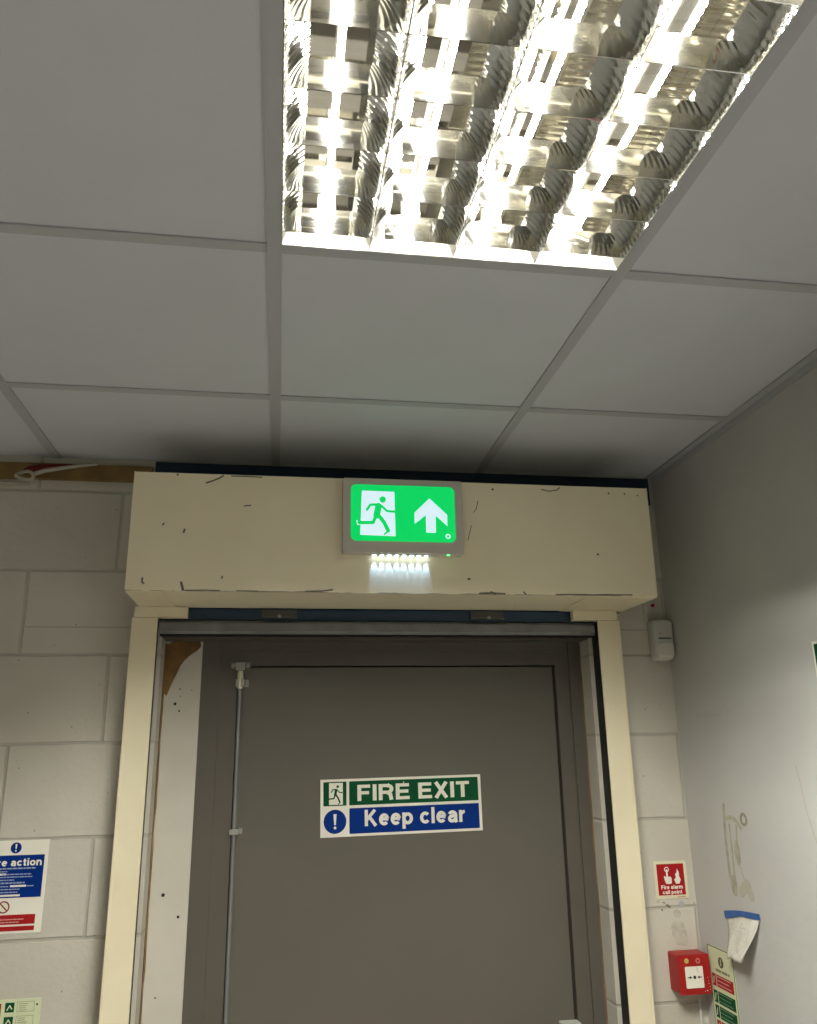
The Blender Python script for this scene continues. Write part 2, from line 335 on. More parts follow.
struct('trim_1', bt, m_tee)
struct('trim_2', B((XR - .022, XR - .0005, YB + .01, -.001, -.001, .003), (XR - .003, XR - .0005, YB + .01, -.001, -.018, -.001)), m_tee)
# reveal lining of the doorway and the painted infill board left of the frame
struct('trim_3', B((OX1 + .0005 - .004, OX1, .002, .2, ZF, OZ)), m_block)
struct('trim_6', B((OX0 + .0045, OX1 - .004, .002, .075, OZ - .004, OZ - .0005)), m_frame)
struct('trim_4', B((OX0, OX0 + .004, .002, .2, ZF, OZ)), m_block)

# ------------------------------------------------------------------ recessed luminaire
def fin_profile(h, top, side=0, n=7):
    """cross-section of a mirror fin: thin at the bottom edge, flaring upwards; side=-1/1 keeps one half"""
    f = lambda t: .0008 + top * t ** 1.7
    R = [(f(k / n), h * k / n) for k in range(n + 1)]
    if side == 0: return R + [(-x, z) for x, z in R[::-1]]
    if side > 0: return R + [(-.0005, h), (-.0005, 0)]
    return [(-x, z) for x, z in R] + [(.0005, h), (.0005, 0)]
def luminaire(loc, label):
    t = thing('recessed_ceiling_light', label, 'ceiling light', loc)
    ax0, ax1, ay0, ay1 = .012, .588, .012, .588
    bm = bmesh.new(); H = .095
    box(bm, .004, .011, .004, .596, .0045, H); box(bm, .589, .596, .004, .596, .0045, H)
    box(bm, .011, .589, .004, .011, .0045, H); box(bm, .011, .589, .589, .596, .0045, H); box(bm, .004, .596, .004, .596, H, H + .004)
    obj('light_housing', bm, m_tray, t)
    rim = None; lv = bmesh.new()       # rim of the louvre: pale sloping strips at both ends
    for y0, y1 in ((ay1 - .0002, ay1 - .0022), (ay0 + .0002, ay0 + .0022)):
        box(lv, ax0, ax1, min(y0, y1), max(y0, y1), .0005, .05)
        o = obj('louvre' if rim is None else 'louvre_rim', lv, mat('louvre_rim', (.66, .64, .58), .5), rim or t); rim = rim or o; lv = bmesh.new()
    FX = [.155, .297, .439]
    for x in FX:
        b_ = bmesh.new(); prism(b_, fin_profile(.049, .030), lambda p: (x + p[0], ay0 + .003, p[1]), lambda p: (x + p[0], ay1 - .003, p[1]))
        obj('reflector_fin', b_, m_ribbed, rim, smooth=True)
    for x, s in ((ax0, 1), (ax1, -1)):
        b_ = bmesh.new(); prism(b_, fin_profile(.049, .030, s), lambda p: (x + p[0], ay0 + .003, p[1]), lambda p: (x + p[0], ay1 - .003, p[1]))
        obj('reflector_fin', b_, m_ribbed, rim, smooth=True)
    for k in range(6):
        y = ay1 - .0385 - .1 * k
        b_ = bmesh.new(); prism(b_, fin_profile(.042, .0065), lambda p: (ax0 + .001, y + p[0], p[1]), lambda p: (ax1 - .001, y + p[0], p[1]))
        obj('cross_blade', b_, m_mirror, rim, smooth=True)
    for c in (.0835, .226, .368, .5135):
        # retrofit tube: metal back, clear beaded light strip below it
        b_ = bmesh.new(); a0, a1 = ay0 + .012, ay1 - .012
        prism(b_, [(c + .0048 * math.cos(PI * k / 12), .0668 + .008 * math.sin(PI * k / 12)) for k in range(13)], lambda p: (p[0], a0, p[1]), lambda p: (p[0], a1, p[1]))
        o = obj('lamp_tube', b_, m_rod, t, smooth=True)
        b_ = bmesh.new(); n = 230
        tube(b_, [(c, a0 + (a1 - a0) * k / n, .0635) for k in range(n + 1)], [.0025 + .0013 * math.sin(2 * PI * k / 4.6) for k in range(n + 1)], 10)
        obj('light_strip', b_, m_tube, o, smooth=True)
        for ya in (ay0 - .0005, ay1 - .0115): obj('lamp_holder', B((c - .014, c + .014, ya, ya + .012, .05, .0945)), m_white, o)
    return t
luminaire((LX0, LY0, 0), 'square recessed ceiling light with mirrored louvre grid and four glowing tubes')
# unseen fill lights added at the ceiling behind the camera, for floor bounce
for x, y in ((.3, -3.2), (-1.5, -3.2), (-.6, -3.9)):
    ld = bpy.data.lights.new('rear_fill_light', 'AREA'); ld.shape = 'SQUARE'; ld.size = .56; ld.energy = REAR; ld.spread = math.radians(104); ld.color = (1, .975, .9)
    lo = bpy.data.objects.new('rear_fill_light', ld); COL.objects.link(lo); lo.location = (x, y, -.012)

# ------------------------------------------------------------------ roller shutter: housing, guides, curtain
sh = thing('roller_shutter', 'cream roller shutter casing with side guide rails above and beside the grey door', 'roller shutter', (0, 0, 0))
HX0, HX1, HY, HZ0, HZ1 = -.336, .994, -.28, -.4205, -.1245
t_ = .003
obj('gap_shade_plate', B((HX0 + .003, HX1 - .004, -.0075, -.0008, -.41, -.0015), (HX1 - .004, 1.135, -.0075, -.0008, -.085, -.0015)), m_curtain, sh)  # dark blue sheet added above the casing, its colour carrying the gap's shade
bm = B((HX0, HX1, HY, HY + t_, HZ0, HZ1), (HX0, HX1, HY + t_, -.001, HZ1 - t_, HZ1), (HX0 + .0, HX1, HY + t_, -.048, HZ0, HZ0 + t_))
hd = obj('shutter_housing', bm, m_cream, sh)
for x0 in (HX0 - .002, HX1):
    e = B((x0, x0 + .002, HY - .001, -.001, HZ0 - .001, HZ1 + .001)); obj('end_plate', e, m_cream, hd)
for x0, x1 in ((HX0, HX0 + .09), (HX1 - .19, HX1)):
    obj('bottom_plate', B((x0 + .001, x1, HY + .014, -.050, HZ0 - .002, HZ0)), m_cream_rail, hd)
# worn-through scratches on the casing, traced where they stand on its front sheet
SCR = [([(.0 - .165, -.148), (-.15, -.142), (-.135, -.135), (-.125, -.128)], .004), ([(-.105, -.128), (-.07, -.1275), (-.03, -.1285)], .0028), ([(-.07, -.205), (-.055, -.203)], .003),
       ([(.70, -.137), (.72, -.141), (.742, -.137), (.75, -.130)], .0028), ([(.525, -.175), (.52, -.195), (.513, -.205)], .002), ([(.505, -.24), (.50, -.26), (.495, -.28)], .002),
       ([(-.21, -.269), (-.212, -.276)], .005), ([(-.26, -.255), (-.262, -.258)], .004), ([(-.30, -.39), (-.30, -.4), (-.296, -.403)], .004), ([(-.21, -.40), (-.207, -.41), (-.205, -.417)], .006), ([(-.115, -.384), (-.116, -.388)], .004),
       ([(-.2, -.4185), (-.15, -.4175), (-.12, -.4185)], .003), ([(-.08, -.4185), (-.03, -.4185)], .0028), ([(.085, -.418), (.125, -.4165), (.15, -.413)], .004), ([(.52, -.4175), (.55, -.4160), (.585, -.4178)], .0042), ([(.72, -.4185), (.76, -.4172), (.82, -.4178), (.86, -.4165), (.88, -.4172), (.925, -.4168)], .0034), ([(.55, -.414), (.56, -.4185)], .005), ([(.635, -.413), (.64, -.4185)], .004),
       ([(.565, -.141), (.567, -.141)], .005), ([(.492, -.381), (.495, -.381)], .005), ([(.84, -.31), (.843, -.311)], .004), ([(.885, -.14), (.887, -.143)], .003), ([(.93, -.14), (.932, -.143)], .003)]
for pts, wd in SCR:
    b_ = bmesh.new(); stroke(b_, pts, wd, -HY - .0002, -HY + .0004)
    o = obj('paint_chip', b_, mat('bare_scratched_steel', (.13, .11, .09), .7, var=.3, vscale=60), hd); o.rotation_euler = FRONT
# guides: C channels open towards the doorway
def guide(x_out, x_in, name='guide_rail'):
    s = 1 if x_in > x_out else -1
    y0, y1, t = -.073, -.0005, .0025
    prof = [(x_in, y0), (x_out, y0), (x_out, y1), (x_in - s * .03, y1), (x_in - s * .03, y1 - t), (x_out + s * t, y1 - t), (x_out + s * t, y0 + t), (x_in - s * t, y0 + t), (x_in - s * t, y0 + .005), (x_in, y0 + .005)]
    bm = bmesh.new(); prism(bm, prof, lambda p: (p[0], p[1], ZF), lambda p: (p[0], p[1], -.4515))
    g = obj(name, bm, m_cream_rail, sh)
    xw = x_in - s * .006
    obj('slot_shade_fill', B((min(xw, xw - s * .03), max(xw, xw - s * .03), y0 + .016, y1 - .004, ZF + .001, -.4525)), m_black, g)  # black fill standing in for the shade inside the channel slot
    # raised lip along the outer edge
    lip = x_out + s * .006
    obj('rail_lip', B((min(lip, x_out), max(lip, x_out), y0 - .0015, y0, ZF, -.452)), m_cream_rail, g)
    return g
guide(-.352, -.2875); guide(.9725, .908)
obj('guide_bracket', B((-.347, -.214, -.073, -.049, -.4505, -.4232)), m_cream_rail, sh)
obj('guide_bracket', B((.838, .967, -.073, -.049, -.4505, -.4232)), m_cream_rail, sh)
# curtain behind the casing and its bottom bar
bm = bmesh.new()
for k in range(5):
    z = -.452 + .055 * k
    prism(bm, [(-.036 + .0, z), (-.036 - .008 * 1, z + .0275), (-.036, z + .054), (-.030, z + .054), (-.030, z)], lambda p: (-.29, p[0], p[1]), lambda p: (.91, p[0], p[1]))
obj('shutter_curtain', bm, m_curtain, sh)
bm = bmesh.new()
prism(bm, [(-.046, -.456), (-.050, -.462), (-.050, -.482), (-.044, -.489), (-.018, -.489), (-.014, -.482), (-.014, -.456)], lambda p: (-.2865, p[0], p[1]), lambda p: (.907, p[0], p[1]))
bb = obj('bottom_bar', bm, m_bar, sh)
obj('rubber_strip', B((-.284, .905, -.040, -.022, -.4935, -.4892)), m_black, bb)
for x in (-.024, .549):
    o = obj('shutter_stop', B((x, x + .094, -.062, -.046, -.447, -.4425), (x, x + .094, -.047, -.0435, -.447, -.4240)), mat('dark_stop_steel', (.10, .105, .10), .5, .4), sh)
    b_ = bmesh.new(); tube(b_, [(x + .047, -.062, -.4445), (x + .047, -.066, -.4445)], .005); obj('bolt', b_, m_zinc, o)

# ------------------------------------------------------------------ steel door in its frame, set back in the doorway
FY = .075
door = bpy.data.objects.new('door_1', None); COL.objects.link(door); door['kind'] = 'structure'
bm = bmesh.new()
FX0, FX1, LXa, LXb, LZ = -.183, .9035, -.086, .826, -.5595
# jambs and head: stepped section, outer face proud, a shallow rebate line halfway
for (a, b_, c) in ((FX0, FX0 + .05, 0), (FX0 + .05, LXa, .006)): box(bm, a, b_, FY + c, .17, ZF, OZ - .001)
for (a, b_, c) in ((FX1 - .036, FX1, 0), (LXb, FX1 - .036, .006)): box(bm, a, b_, FY + c, .17, ZF, OZ - .001)
box(bm, LXa, LXb, FY + .006, .17, LZ, OZ - .03); box(bm, LXa, LXb, FY, .17, OZ - .03, OZ - .001)
obj('door_frame', bm, m_frame, door, bevel=.0015)
leaf = obj('door_leaf', B((LXa + .004, LXb - .005, FY + .019, .135, ZF + .006, LZ - .004)), m_door, door, bevel=.002)
LY = FY + .019
obj('frame_seal', B((LXa + .0002, LXb - .0002, .136, .16, ZF + .003, LZ - .0002)), m_black, door)
# infill board and foam
bd = struct('trim_5', B((OX0 + .004, FX0 - .0005, FY + .001, .16, ZF, OZ - .001)), m_board, bevel=.0015)
for p in ((-.248, -.661, .004), (-.236, -.680, .0025), (-.206, -.625, .0015), (-.2375, -.622, .002), (-.247, -1.132, .0045), (-.207, -1.184, .0035), (-.250, -1.362, .002), (-.235, -.641, .0015)):
    b_ = bmesh.new(); flat(b_, disc(p[0], p[1], p[2], 12), -(FY + .002), -(FY + .0002)); o = obj('screw_hole', b_, m_black, bd); o.rotation_euler = FRONT
    o.parent = bd
bm = bmesh.new()
outl = [(-.279, -.505), (-.262, -.494), (-.230, -.4925), (-.19, -.4925), (-.188, -.508), (-.199, -.520), (-.214, -.530), (-.230, -.545), (-.240, -.560), (-.250, -.585), (-.262, -.612), (-.272, -.640), (-.2795, -.632), (-.280, -.56)]
flat(bm, outl, -(FY + .0005), -(FY - .004))
o = tag(obj('expanding_foam', bm, m_foam), 'brown expanding foam stain at the top corner of the pale infill board', 'sealant foam'); o.rotation_euler = FRONT
# foam beads squeezed along the frame edges
for x, nm in ((OX0 + .0065, 'along the left reveal'), (FX1 + .0005, 'along the right reveal')):
    bm = bmesh.new(); n = 60; random.seed(3)
    tube(bm, [(x + random.uniform(-.0008, .0008), FY + .0005 - random.uniform(0, .002), ZF + .01 + (OZ - ZF - .02) * k / n) for k in range(n + 1)], [.0022 + random.uniform(0, .0014) for k in range(n + 1)], 8)
    tag(obj('sealant_bead', bm, mat('aged_sealant', (.20, .13, .06), .7, var=.3, vscale=30)), 'thin brown sealant bead ' + nm + ' of the grey door frame', 'sealant bead')

# bolt rod on the leaf
rod = thing('vertical_door_bolt', 'thin galvanised vertical bolt rod with brackets on the left side of the grey door', 'door bolt', (-.0785, LY, 0))
bm = bmesh.new(); tube(bm, [(0, -.016, -1.78), (0, -.016, -.618)], .0055, 14); obj('rod', bm, m_rod, rod, smooth=True)
bm = bmesh.new(); tube(bm, [(0, -.017, -.622), (0, -.017, -.618), (0, -.017, -.590), (0, -.017, -.574)], [.0065, .009, .009, .0075], 14); obj('rod_sleeve', bm, m_brass, rod, smooth=True)
def clip(z, wd=.042, h=.014, cap=True):
    b_ = B((-wd / 2, wd / 2, -.0045, 0, z - h / 2, z + h / 2), (-.011, .011, -.0255, -.0045, z - h / 2, z + h / 2))
    c = obj('rod_bracket', b_, m_zinc, rod, bevel=.0012)
    for s in (-1, 1):
        q = bmesh.new(); tube(q, [(s * wd * .38, -.0045, z), (s * wd * .38, -.0065, z)], .0032, 10); obj('screw', q, m_zinc, c, smooth=True)
clip(-.988); clip(-1.46); clip(-.607, .046, .020)
kb = B((-.012, .012, -.036, -.020, -.5605 - .012, -.5605 + .008)); kp = obj('top_keeper', kb, m_zinc, rod, bevel=.002)
for s in (-1, 1):
    q = bmesh.new(); tube(q, [(s * .019, -.0195, -.5615), (s * .019, -.029, -.5615)], [.0085, .006], 14); obj('keeper_boss', q, m_zinc, kp, smooth=True)
obj('keeper_plate', B((-.026, .026, -.0195, -.0005, -.5585, -.5515)), m_zinc, kp)
# panic bar on the leaf, only its top end reaches into the picture
pb = thing('panic_bar', 'metal panic bar end cap at the right edge of the grey door', 'panic bar', (.803, LY, -1.478))
obj('latch_case', B((-.026, .024, -.045, -.0005, -.16, 0)), m_white, pb, bevel=.008, smooth=True, seg=4)
bm = bmesh.new(); tube(bm, [(-.02, -.058, -.09), (-.86, -.058, -.09)], .013, 16); obj('push_bar', bm, m_rod, pb, smooth=True)
obj('arm', B((-.028, -.004, -.075, -.045, -.108, -.072)), m_zinc, pb, bevel=.004)
obj('end_case', B((-.872, -.84, -.072, -.0005, -.13, -.05)), m_white, pb, bevel=.006)

# ------------------------------------------------------------------ lit exit sign on the casing
ex = thing('lit_exit_sign', 'glowing green exit sign with running figure and upward arrow on cream casing', 'exit sign', (.3245, HY - .0005, -.2275), FRONT)
bm = bmesh.new(); flat(bm, rrect(-.152, .1515, -.0965, .0945, .004, 4), 0, .031)
obj('sign_case', bm, mat('off_white_case', (.50, .46, .41), .5), ex, bevel=.002)
bm = bmesh.new(); flat(bm, rrect(-.133, .1315, -.0680, .0780, .014, 8), .0305, .0325); face = obj('lit_panel', bm, m_eg, ex)
S = lambda px, py: ((px - 424) / 2010 - .0005, -(py - 272) / 2090 + .0062 - (px - 424) * 3e-6)
P = lambda *a: [S(*p) for p in a]
bm = bmesh.new(); flat(bm, P((213, 158), (378, 158), (382, 400), (205, 398)), .0322, .0329)
stroke(bm, P((189, 322), (192, 341), (213, 341)), .003, .0322, .0327)
obj('door_symbol', bm, m_ew, face)
bm = bmesh.new(); flat(bm, P((558, 188), (648, 275), (648, 337), (588, 280), (588, 375), (538, 375), (538, 280), (480, 330), (480, 270)), .0322, .0329); obj('arrow_symbol', bm, m_ew, face)
def man(bm, S, k, w0, w1):
    P = lambda *a: [S(*p) for p in a]
    c = S(318, 203); flat(bm, disc(c[0], c[1], 17 * k, 20), w0, w1)
    stroke(bm, P((297, 240), (287, 292)), 34 * k, w0, w1); stroke(bm, P((312, 238), (285, 232), (256, 234), (238, 262)), 13 * k, w0, w1)
    stroke(bm, P((312, 238), (340, 266), (376, 268)), 12 * k, w0, w1); stroke(bm, P((283, 292), (270, 330), (199, 333)), 17 * k, w0, w1)
    stroke(bm, P((297, 290), (325, 328), (345, 372)), 20 * k, w0, w1); stroke(bm, P((345, 376), (326, 391)), 9 * k, w0, w1)
bm = bmesh.new(); man(bm, S, 1 / 2020, .0327, .0334); obj('running_figure', bm, m_eg, face)
bm = bmesh.new(); c = S(650, 393); ring(bm, c[0], c[1], .0035, .0065, .0322, .0328, 20); obj('round_mark', bm, m_ew, face)
bm = bmesh.new(); flat(bm, rrect(-.082, .070, -.004, .004, .003), -.0985, -.0965)
# downlight strip under the case: local z is depth, so it is built in its own frame
bm.free()
strip = obj('downlight_strip', B((-.082, .070, -.0985, -.0966, .002, .016)), m_white, ex)
for k in range(8):
    x = -.072 + .0187 * k
    bm = bmesh.new(); box(bm, x - .0035, x + .0035, -.1003, -.0985, .0055, .0125); obj('white_lamp', bm, m_led, strip)
    ld = bpy.data.lights.new('downlight_lamp', 'SPOT'); ld.energy = 0.30; ld.color = (.34, .57, 1.0); ld.spot_size = math.radians(36); ld.spot_blend = .6; ld.shadow_soft_size = .002
    lo = bpy.data.objects.new('downlight_lamp', ld); COL.objects.link(lo); lo.location = (.3245 + x, HY - .0095, -.2275 - .1012); lo.rotation_euler = (math.radians(17), 0, 0)
bm = bmesh.new(); box(bm, .110, .117, -.0990, -.0966, .016, .022); obj('status_lamp', bm, m_gled, ex)

# ------------------------------------------------------------------ FIRE EXIT / Keep clear sign on the door
sg = thing('fire_exit_sign', 'FIRE EXIT Keep clear sign in green and blue on the middle of the grey door', 'safety sign', (.3693, LY - .0004, -.9355), FRONT)
sg.rotation_euler = (PI / 2, -.012, 0)
W2, H2 = .2225, .0735
bm = bmesh.new(); flat(bm, rect(-W2, W2, -H2, H2), 0, .0015); obj('backing_plate', bm, m_signwhite, sg)
fx = lambda f: -W2 + 2 * W2 * f
fy = lambda f: H2 - 2 * H2 * f
bm = bmesh.new(); flat(bm, rrect(fx(.175), fx(.982), fy(.465), fy(.045), .002), .0014, .0020); obj('green_panel', bm, m_signgreen, sg)
bm = bmesh.new(); flat(bm, rrect(fx(.175), fx(.982), fy(.955), fy(.515), .002), .0014, .0020); obj('blue_panel', bm, m_signblue, sg)
bm = bmesh.new(); flat(bm, rrect(fx(.018), fx(.158), fy(.465), fy(.045), .002), .0014, .0020); sq = obj('symbol_panel', bm, m_signgreen, sg)
bm = bmesh.new(); flat(bm, rect(fx(.052), fx(.136), fy(.445), fy(.065)), .0020, .0024); obj('door_symbol', bm, m_signwhite, sq)
S2 = lambda px, py: (fx(.094) + (px - 296) / 205 * .044, fy(.255) - (py - 280) / 242 * .058)
bm = bmesh.new(); man(bm, S2, .00021, .0023, .0028); obj('running_figure', bm, m_signgreen, sq)
bm = bmesh.new(); flat(bm, disc(fx(.088), fy(.735), .0305, 40), .0014, .0020); bc = obj('blue_disc', bm, m_signblue, sg)
bm = bmesh.new(); flat(bm, [(fx(.088) - .0042, fy(.735) + .019), (fx(.088) + .0042, fy(.735) + .019), (fx(.088) + .0022, fy(.735) - .0085), (fx(.088) - .0022, fy(.735) - .0085)], .0020, .0024)
flat(bm, disc(fx(.088), fy(.735) - .0155, .0036, 16), .0020, .0024); obj('exclamation_mark', bm, m_signwhite, bc)
lettering('lettering', 'FIRE EXIT', m_signwhite, sg, fx(.225), fx(.925), fy(.395), .0415, .0020, .0025)
lettering('lettering', 'Keep clear', m_signwhite, sg, fx(.268), fx(.895), fy(.835), .0415, .0020, .0025)
# a small white dot over the E of FIRE
bm = bmesh.new(); flat(bm, disc(fx(.512), fy(.095), .0018, 12), .0024, .0032); obj('white_speck', bm, m_signwhite, sg)

# ------------------------------------------------------------------ signs on the block wall
fa = thing('fire_action_sign', 'blue white and red Fire action notice on the block wall left of the shutter', 'safety sign', (-.5955, -.0005, -1.090), FRONT)
bm = bmesh.new(); flat(bm, rect(-.0725, .0815, -.0995, .105), 0, .0015); obj('backing_plate', bm, m_signwhite, fa)
bm = bmesh.new(); flat(bm, rect(-.0645, .0735, -.0225, .0715), .0014, .0020); obj('blue_panel', bm, m_signblue, fa)
bm = bmesh.new(); flat(bm, disc(.006, .088, .0125, 30), .0014, .0020); d_ = obj('blue_disc', bm, m_signblue, fa)
bm = bmesh.new(); flat(bm, [(.004, .097), (.008, .097), (.0072, .086), (.0048, .086)], .0020, .0024); flat(bm, disc(.006, .0815, .0018, 12), .0020, .0024); obj('exclamation_mark', bm, m_signwhite, d_)
lettering('lettering', 'Fire action', m_signwhite, fa, -.0535, .0685, .0475, .0165, .0020, .0024)
def lines(parent, rows, m, w0=.0020, w1=.0023, name='text_line'):
    for (x0, x1, y, h) in rows:
        # fine print: rows of short word strokes
        bm = bmesh.new(); x = x0; random.seed(int((y + 1) * 1e4))
        while x < x1:
            l = min(random.uniform(.004, .012) * (h / .0025), x1 - x)
            if l > .001: flat(bm, rect(x, x + l, y, y + h), w0, w1)
            x += l + h * .55
        obj(name, bm, m, parent)
m_faint = mat('fine_print_on_blue', (.30, .36, .50), .5)
lines(fa, [(-.058, .055, .0405, .0030), (-.058, -.008, .0345, .0022), (-.02, .048, .0280, .0022), (-.058, .050, .0220, .0022), (-.058, .010, .0155, .0022), (-.058, .034, .0085, .0032), (-.058, -.002, .0015, .0022), (.040, .055, .0015, .0022), (-.058, .024, -.0050, .0022), (-.058, .020, -.0115, .0022)], m_faint)
for (x0, x1, y) in ((-.058, -.010, .0275), (.002, .038, .0010), (-.058, .026, -.0195)):
    bm = bmesh.new(); flat(bm, rect(x0, x1, y, y + .0042), .0020, .0023); obj('white_label', bm, m_signwhite, fa)
bm = bmesh.new(); ring(bm, -.0075, -.0425, .0105, .0135, .0014, .0020); stroke(bm, [(-.0160, -.0340), (.0010, -.0510)], .0028, .0014, .0020, False); obj('prohibition_symbol', bm, mat('dull_red_print', (.22, .03, .025), .5), fa)
for y0, y1 in ((-.0805, -.0595), (-.0945, -.0845)):
    bm = bmesh.new(); flat(bm, rect(-.0645, .066, y0, y1), .0014, .0020); rp_ = obj('red_panel', bm, m_signred, fa)
m_faint2 = mat('fine_print_on_red', (.62, .36, .33), .5)
lines(fa, [(-.058, -.012, -.0650, .002), (-.058, .040, -.0705, .002), (-.058, .030, -.0765, .002), (-.058, -.018, -.0905, .002)], m_faint2)

fb = thing('extinguisher_notice', 'pale yellow-green notice with green symbols and a red block, low on the left wall', 'safety sign', (-.5965, -.0005, -1.4275), FRONT)
bm = bmesh.new(); flat(bm, rect(-.1, .1, -.1, .1), 0, .0015); obj('backing_plate', bm, m_lum, fb)
bm = bmesh.new(); flat(bm, rect(-.095, .0135, -.094, .092), .0014, .0020); obj('red_panel', bm, m_signred, fb)
for y in (.073, .044, .015, -.014):
    bm = bmesh.new(); flat(bm, rect(.022, .042, y, y + .020), .0014, .0020); q_ = obj('green_symbol', bm, m_signgreen, fb)
    bm = bmesh.new(); stroke(bm, [(.027, y + .005), (.032, y + .014), (.037, y + .007)], .0025, .0019, .0023); obj('figure', bm, m_lum, q_)
    bm = bmesh.new()
    for a, b_, c, d in ((.048, .086, y + .020, y + .0208), (.048, .086, y, y + .0008), (.048, .0488, y, y + .0208), (.0852, .086, y, y + .0208)): flat(bm, rect(a, b_, c, d), .0014, .0018)
    for r_ in range(4): flat(bm, rect(.052, .052 + random.uniform(.014, .022), y + .003 + .0042 * r_, y + .0042 + .0042 * r_), .0014, .0018)
    obj('text_box', bm, mat('olive_print', (.20, .22, .12), .5), fb)
bm = bmesh.new()
for a in (.0905, .092): flat(bm, rect(.0895, .0935, a - .006, a - .0035), .0014, .0018)
obj('print_mark', bm, m_ink, fb)

cp = thing('alarm_point_sign', 'small square red Fire alarm call point sign above the red call point box', 'safety sign', (1.0838, -.0005, -1.138), FRONT)
bm = bmesh.new(); flat(bm, rrect(-.0465, .0465, -.0465, .0465, .002), 0, .0015); obj('backing_plate', bm, mat('cream_sign_sheet', (.70, .66, .47), .5), cp)
bm = bmesh.new(); flat(bm, rect(-.0385, .0385, -.0375, .0395), .0014, .0020); obj('red_panel', bm, m_signred, cp)
bm = bmesh.new()    # pointing hand over a button
stroke(bm, [(-.0105, .024), (-.0105, .006)], .0045, .0019, .0024); flat(bm, rrect(-.0165, .0015, -.010, .008, .005), .0019, .0024); stroke(bm, [(-.0175, .008), (-.0155, -.002)], .004, .0019, .0024)
ring(bm, -.0105, .026, .0045, .0065, .0019, .0024, 18); obj('hand_symbol', bm, m_signwhite, cp)
bm = bmesh.new()    # flame
flat(bm, [(.013, -.010), (.023, -.010), (.0275, .0), (.0235, .008), (.024, .018), (.019, .027), (.0175, .018), (.0125, .013), (.0145, .006), (.009, .0)], .0019, .0024); obj('flame_symbol', bm, m_signwhite, cp)
lettering('lettering', 'Fire alarm', m_signwhite, cp, -.030, .031, -.0225, .0095, .0019, .0024)
lettering('lettering', 'call point', m_signwhite, cp, -.027, .028, -.0345, .0090, .0019, .0024)
lines(cp, [(.014, .036, -.0435, .0014)], m_red)

mc = thing('fire_call_point', 'red break-glass fire call point box with white button plate in the corner', 'call point', (1.1, -.0005, -1.356), FRONT)
bm = bmesh.new(); flat(bm, rrect(-.0450, .0410, -.0430, .0475, .004, 3), 0, .036); obj('back_box', bm, m_red, mc, bevel=.001)
bm = bmesh.new(); flat(bm, rrect(-.0455, .0415, -.0435, .0480, .005, 3), .0362, .055); cv = obj('front_cover', bm, m_red, mc, bevel=.003)
bm = bmesh.new(); flat(bm, rrect(-.0275, .0205, -.0285, .0205, .002, 3), .0545, .0565); wp = obj('button_plate', bm, m_signwhite, cv)
bm = bmesh.new(); flat(bm, disc(-.0035, -.004, .0040, 18), .0563, .0569)
for s in (-1, 1):
    flat(bm, [(s * .0070 - .0035, -.004), (s * .0130 - .0035, -.0003), (s * .0130 - .0035, -.0077)], .0563, .0569); flat(bm, rect(*sorted((s * .0130 - .0035, s * .0195 - .0035)), -.0050, -.0030), .0563, .0569)
obj('arrow_symbol', bm, m_ink, wp)
bm = bmesh.new(); stroke(bm, [(.004, .012), (.006, .016), (.003, .018)], .001, .0563, .0567); stroke(bm, [(.004, .012), (.008, .007)], .001, .0563, .0567); obj('hand_symbol', bm, mat('grey_print', (.35, .35, .35), .5), wp)
bm = bmesh.new(); flat(bm, disc(-.021, .034, .006, 20), .0545, .0555); obj('status_lamp', bm, mat('amber_lens', (.55, .42, .12), .3), cv)
bm = bmesh.new(); ring(bm, .010, .033, .003, .0065, .0548, .0553, 18); obj('raised_logo', bm, m_pink, cv)
bm = bmesh.new()
for q in ((0.0320, -0.0060), (0.0345, -0.0200), (.028, -.036), (0.0360, -0.0340), (.034, -.014), (.022, -.0375), (0.0365, -0.0270)): flat(bm, disc(q[0], q[1], random.uniform(.0007, .0014), 8), .0548, .0552)
obj('paint_fleck', bm, m_signwhite, cv)
# cable down from the call point
bm = bmesh.new(); tube(bm, [(1.126, -.010, -1.402), (1.126, -.010, -1.47), (1.124, -.011, -1.6), (1.126, -.01, -2.4)], .0034, 10)
cb = tag(obj('grey_conduit', bm, m_white), 'thin white conduit dropping below the red call point box', 'conduit')
# ------------------------------------------------------------------ motion detector, high in the corner
pr = thing('motion_detector', 'off-white motion detector high in the right corner beside the shutter casing', 'motion detector', (1.1165, -.0005, -.4985), FRONT)
bm = bmesh.new()
def shell(bm, outline, levels):
    rings = []
    for w, sx, sy, oy in levels: rings.append([bm.verts.new((x * sx, y * sy + oy, w)) for x, y in outline])
    n = len(outline)
    for a, b_ in zip(rings, rings[1:]):
        for i in range(n): bm.faces.new((a[i], a[(i + 1) % n], b_[(i + 1) % n], b_[i]))
    bm.faces.new(rings[0][::-1]); bm.faces.new(rings[-1])
ol = []
for x, y in rrect(-.031, .031, -.060, .060, .014, 6): ol.append((x * (1 - .16 * max(0, -y / .06)) , y))
shell(bm, ol, [(0, .94, .96, 0), (.012, 1, 1, 0), (.036, .98, .97, -.001), (.044, .9, .92, -.001), (.047, .78, .84, -.001)])
obj('detector_case', bm, m_white, pr, smooth=True)
bm = bmesh.new(); shell(bm, [(x * .88, y * .42 - .031) for x, y in rrect(-.028, .028, -.05, .05, .018, 6)], [(.040, 1, 1, 0), (.0495, .98, .98, 0), (.053, .84, .88, -.003)]); obj('lens', bm, mat('milky_lens', (.60, .58, .50), .35), pr, smooth=True)
bm = bmesh.new(); flat(bm, rect(-.019, .020, .0, .0035), .0468, .0485); obj('black_slot', bm, m_ink, pr)
bm = bmesh.new(); flat(bm, rect(-.017, -.008, .0145, .0165), .0468, .0476); obj('red_mark', bm, m_pink, pr)
